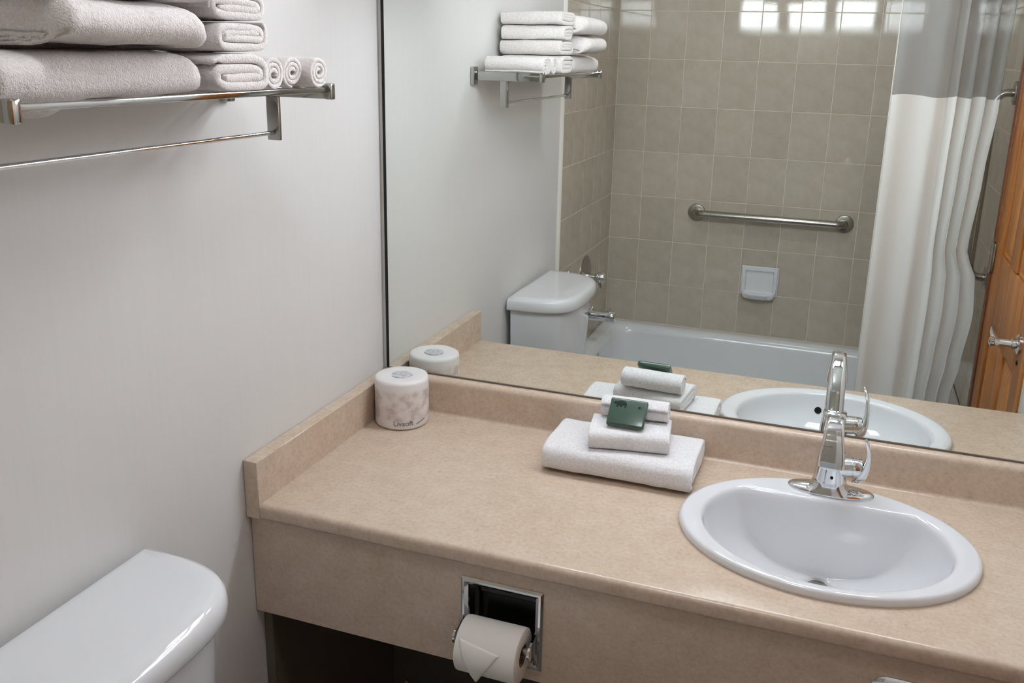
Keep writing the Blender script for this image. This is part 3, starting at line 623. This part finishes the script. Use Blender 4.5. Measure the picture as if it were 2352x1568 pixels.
# ------------------------------------------------------------------ shower curtain
ZB, ZSH, ZTOP, YCU = .30, 1.512, 2.02, -1.388
cu = thing('shower_curtain', 'white shower curtain gathered at the right, sheer upper band', 'curtain', (1.25, YCU, ZB))
XR = [(.30, 1.375), (.53, 1.395), (.64, 1.412), (.82, 1.428), (.93, 1.420), (1.03, 1.383), (1.27, 1.398), (1.5, 1.414), (2.1, 1.432)]
def xr(z):
    for (a, p), (b, q) in zip(XR, XR[1:]):
        if z <= b:
            f = max(0, (z-a)/(b-a)); f = f*f*(3-2*f); return p+(q-p)*f
    return XR[-1][1]
def cpath(s, z):
    """s 0..1 along the cloth -> x, y"""
    k = (z-ZB)/(ZTOP-ZB)
    a = s*1.0
    lo = 1-k
    fl = .30
    if s < fl: x = 1.098+.17*(s/fl); amp = .007+.006*(s/fl)
    else: x = 1.268+(xr(z)-1.268)*((s-fl)/(1-fl)); amp = .012+.014*min(1, (s-fl)/.25)
    ph = 2*PI*(1.6*s/fl if s < fl else 1.6+(s-fl)*5.2)+.6*math.sin(1.7*z+3*s)
    y = YCU-.004+amp*(.8+.35*lo)*math.sin(ph)*1.0
    x += .010*math.sin(ph*1.0+1.3+.6*z)*(0 if s < .02 else 1)*(1 if s > fl else .5)
    return Vector((x, y, z))
def cloth_sheet(z0, z1, nz, ns=150, wob=0):
    bm = bmesh.new(); V = []
    for j in range(nz+1):
        z = z0+(z1-z0)*j/nz
        row = []
        for i in range(ns+1):
            s = i/ns; p = cpath(s, z)
            if wob and j == (nz if wob > 0 else 0): p.z += .004*math.sin(s*19)
            row.append(bm.verts.new(p))
        V.append(row)
    for j in range(nz):
        for i in range(ns): bm.faces.new((V[j][i], V[j][i+1], V[j+1][i+1], V[j+1][i]))
    return bm
rel(done('cloth_panel', cloth_sheet(ZB, ZSH, 30, wob=1), 'cloth', None, True), cu)
sh = rel(done('sheer_panel', cloth_sheet(ZSH, ZTOP-.04, 14, wob=-1), 'sheer', None, True), cu); sh['label'] = 'sheer see-through upper band'
rel(done('top_hem', cloth_sheet(ZTOP-.04, ZTOP, 2), 'cloth', None, True), cu)
bm = bmesh.new(); tube(bm, [cpath(0, ZB+(ZTOP-ZB)*k/40) for k in range(41)], .0022, 6); rel(done('side_hem', bm, 'cloth', None, True), cu)
rodo = thing('curtain_rod', 'straight chrome shower curtain rod across the tub opening', 'curtain rod', (W/2, YCU, 2.05))
bm = bmesh.new(); tube(bm, [(.007, YCU, 2.05), (W-.0068, YCU, 2.05)], .0125, 20); rel(done('rod', bm, 'chrome'), rodo)
for x, s in ((.0066, 1), (W-.0066, -1)):
    bm = bmesh.new(); lathe(bm, [(0, 0), (.032, 0), (.03, .008), (.018, .012), (0, .012)], (x, YCU, 2.05), (s, 0, 0), 24); rel(done('flange', bm, 'chrome'), rodo)
for k in range(8):
    p = cpath(.03+.94*k/7, ZTOP-.01); bm = bmesh.new()
    c = Vector((p.x, YCU, 2.043)); tube(bm, [c+Vector((0, .027*math.cos(a), .024*math.sin(a)-.002)) for a in [2*PI*q/20 for q in range(21)]], .0016, 8, False)
    rel(done('curtain_ring', bm, 'chrome', None, True), cu)

# ------------------------------------------------------------------ vanity light above the mirror
vl = thing('vanity_light', 'four-lamp vanity light with pebbled glass panes above the mirror', 'light', (.78, -.01, 1.80))
rel(bx('housing', .250, 1.362, -.092, .0055, 1.798, 1.952, 'steel', None, .003), vl)
rel(bx('baffle_lip', .250, 1.362, -.150, -.0915, 1.944, 1.952, 'steel', None, .001), vl)  # deep lips added to keep grazing lamp light off the left wall
rel(bx('baffle_lip', .250, 1.362, -.150, -.0915, 1.797, 1.803, 'steel', None, .001), vl)
for k in range(5):
    xa = .250 if k == 0 else .388+.2785*(k-.5)-.034; xb_ = 1.362 if k == 4 else (.284 if k == 0 else xa+.068)
    if k == 4: xa = 1.3275
    rel(bx('divider', xa, xb_, -.150, -.0915, 1.8032, 1.9438, 'steel', None, .001), vl)
for k in range(4):
    xc = .388+.2785*k
    rel(bx('front_pane', xc-.104, xc+.104, -.098, -.0915, 1.8035, 1.9435, 'lampglass'), vl)
    rel(bx('bottom_pane', xc-.104, xc+.104, -.088, -.012, 1.7915, 1.7978, 'lampglass'), vl)
cl = thing('fill_light', 'added unseen fill light under the bathroom ceiling', 'light', (.74, -1.05, HC))  # unseen lamp added to lift the ambient light in the room
bm = bmesh.new(); lathe(bm, [(0, 0), (.15, 0), (.15, -.022), (.14, -.026), (0, -.026)], (.74, -1.05, HC-.0005), n=40); rel(done('fill_mount', bm, 'steel'), cl)
bm = bmesh.new(); lathe(bm, [(.135, -.024), (.135, -.04), (.12, -.066), (.08, -.085), (.03, -.093), (0, -.094)], (.74, -1.05, HC-.0005), n=20); rel(done('fill_bowl', bm, 'fillglass', smooth=60), cl)
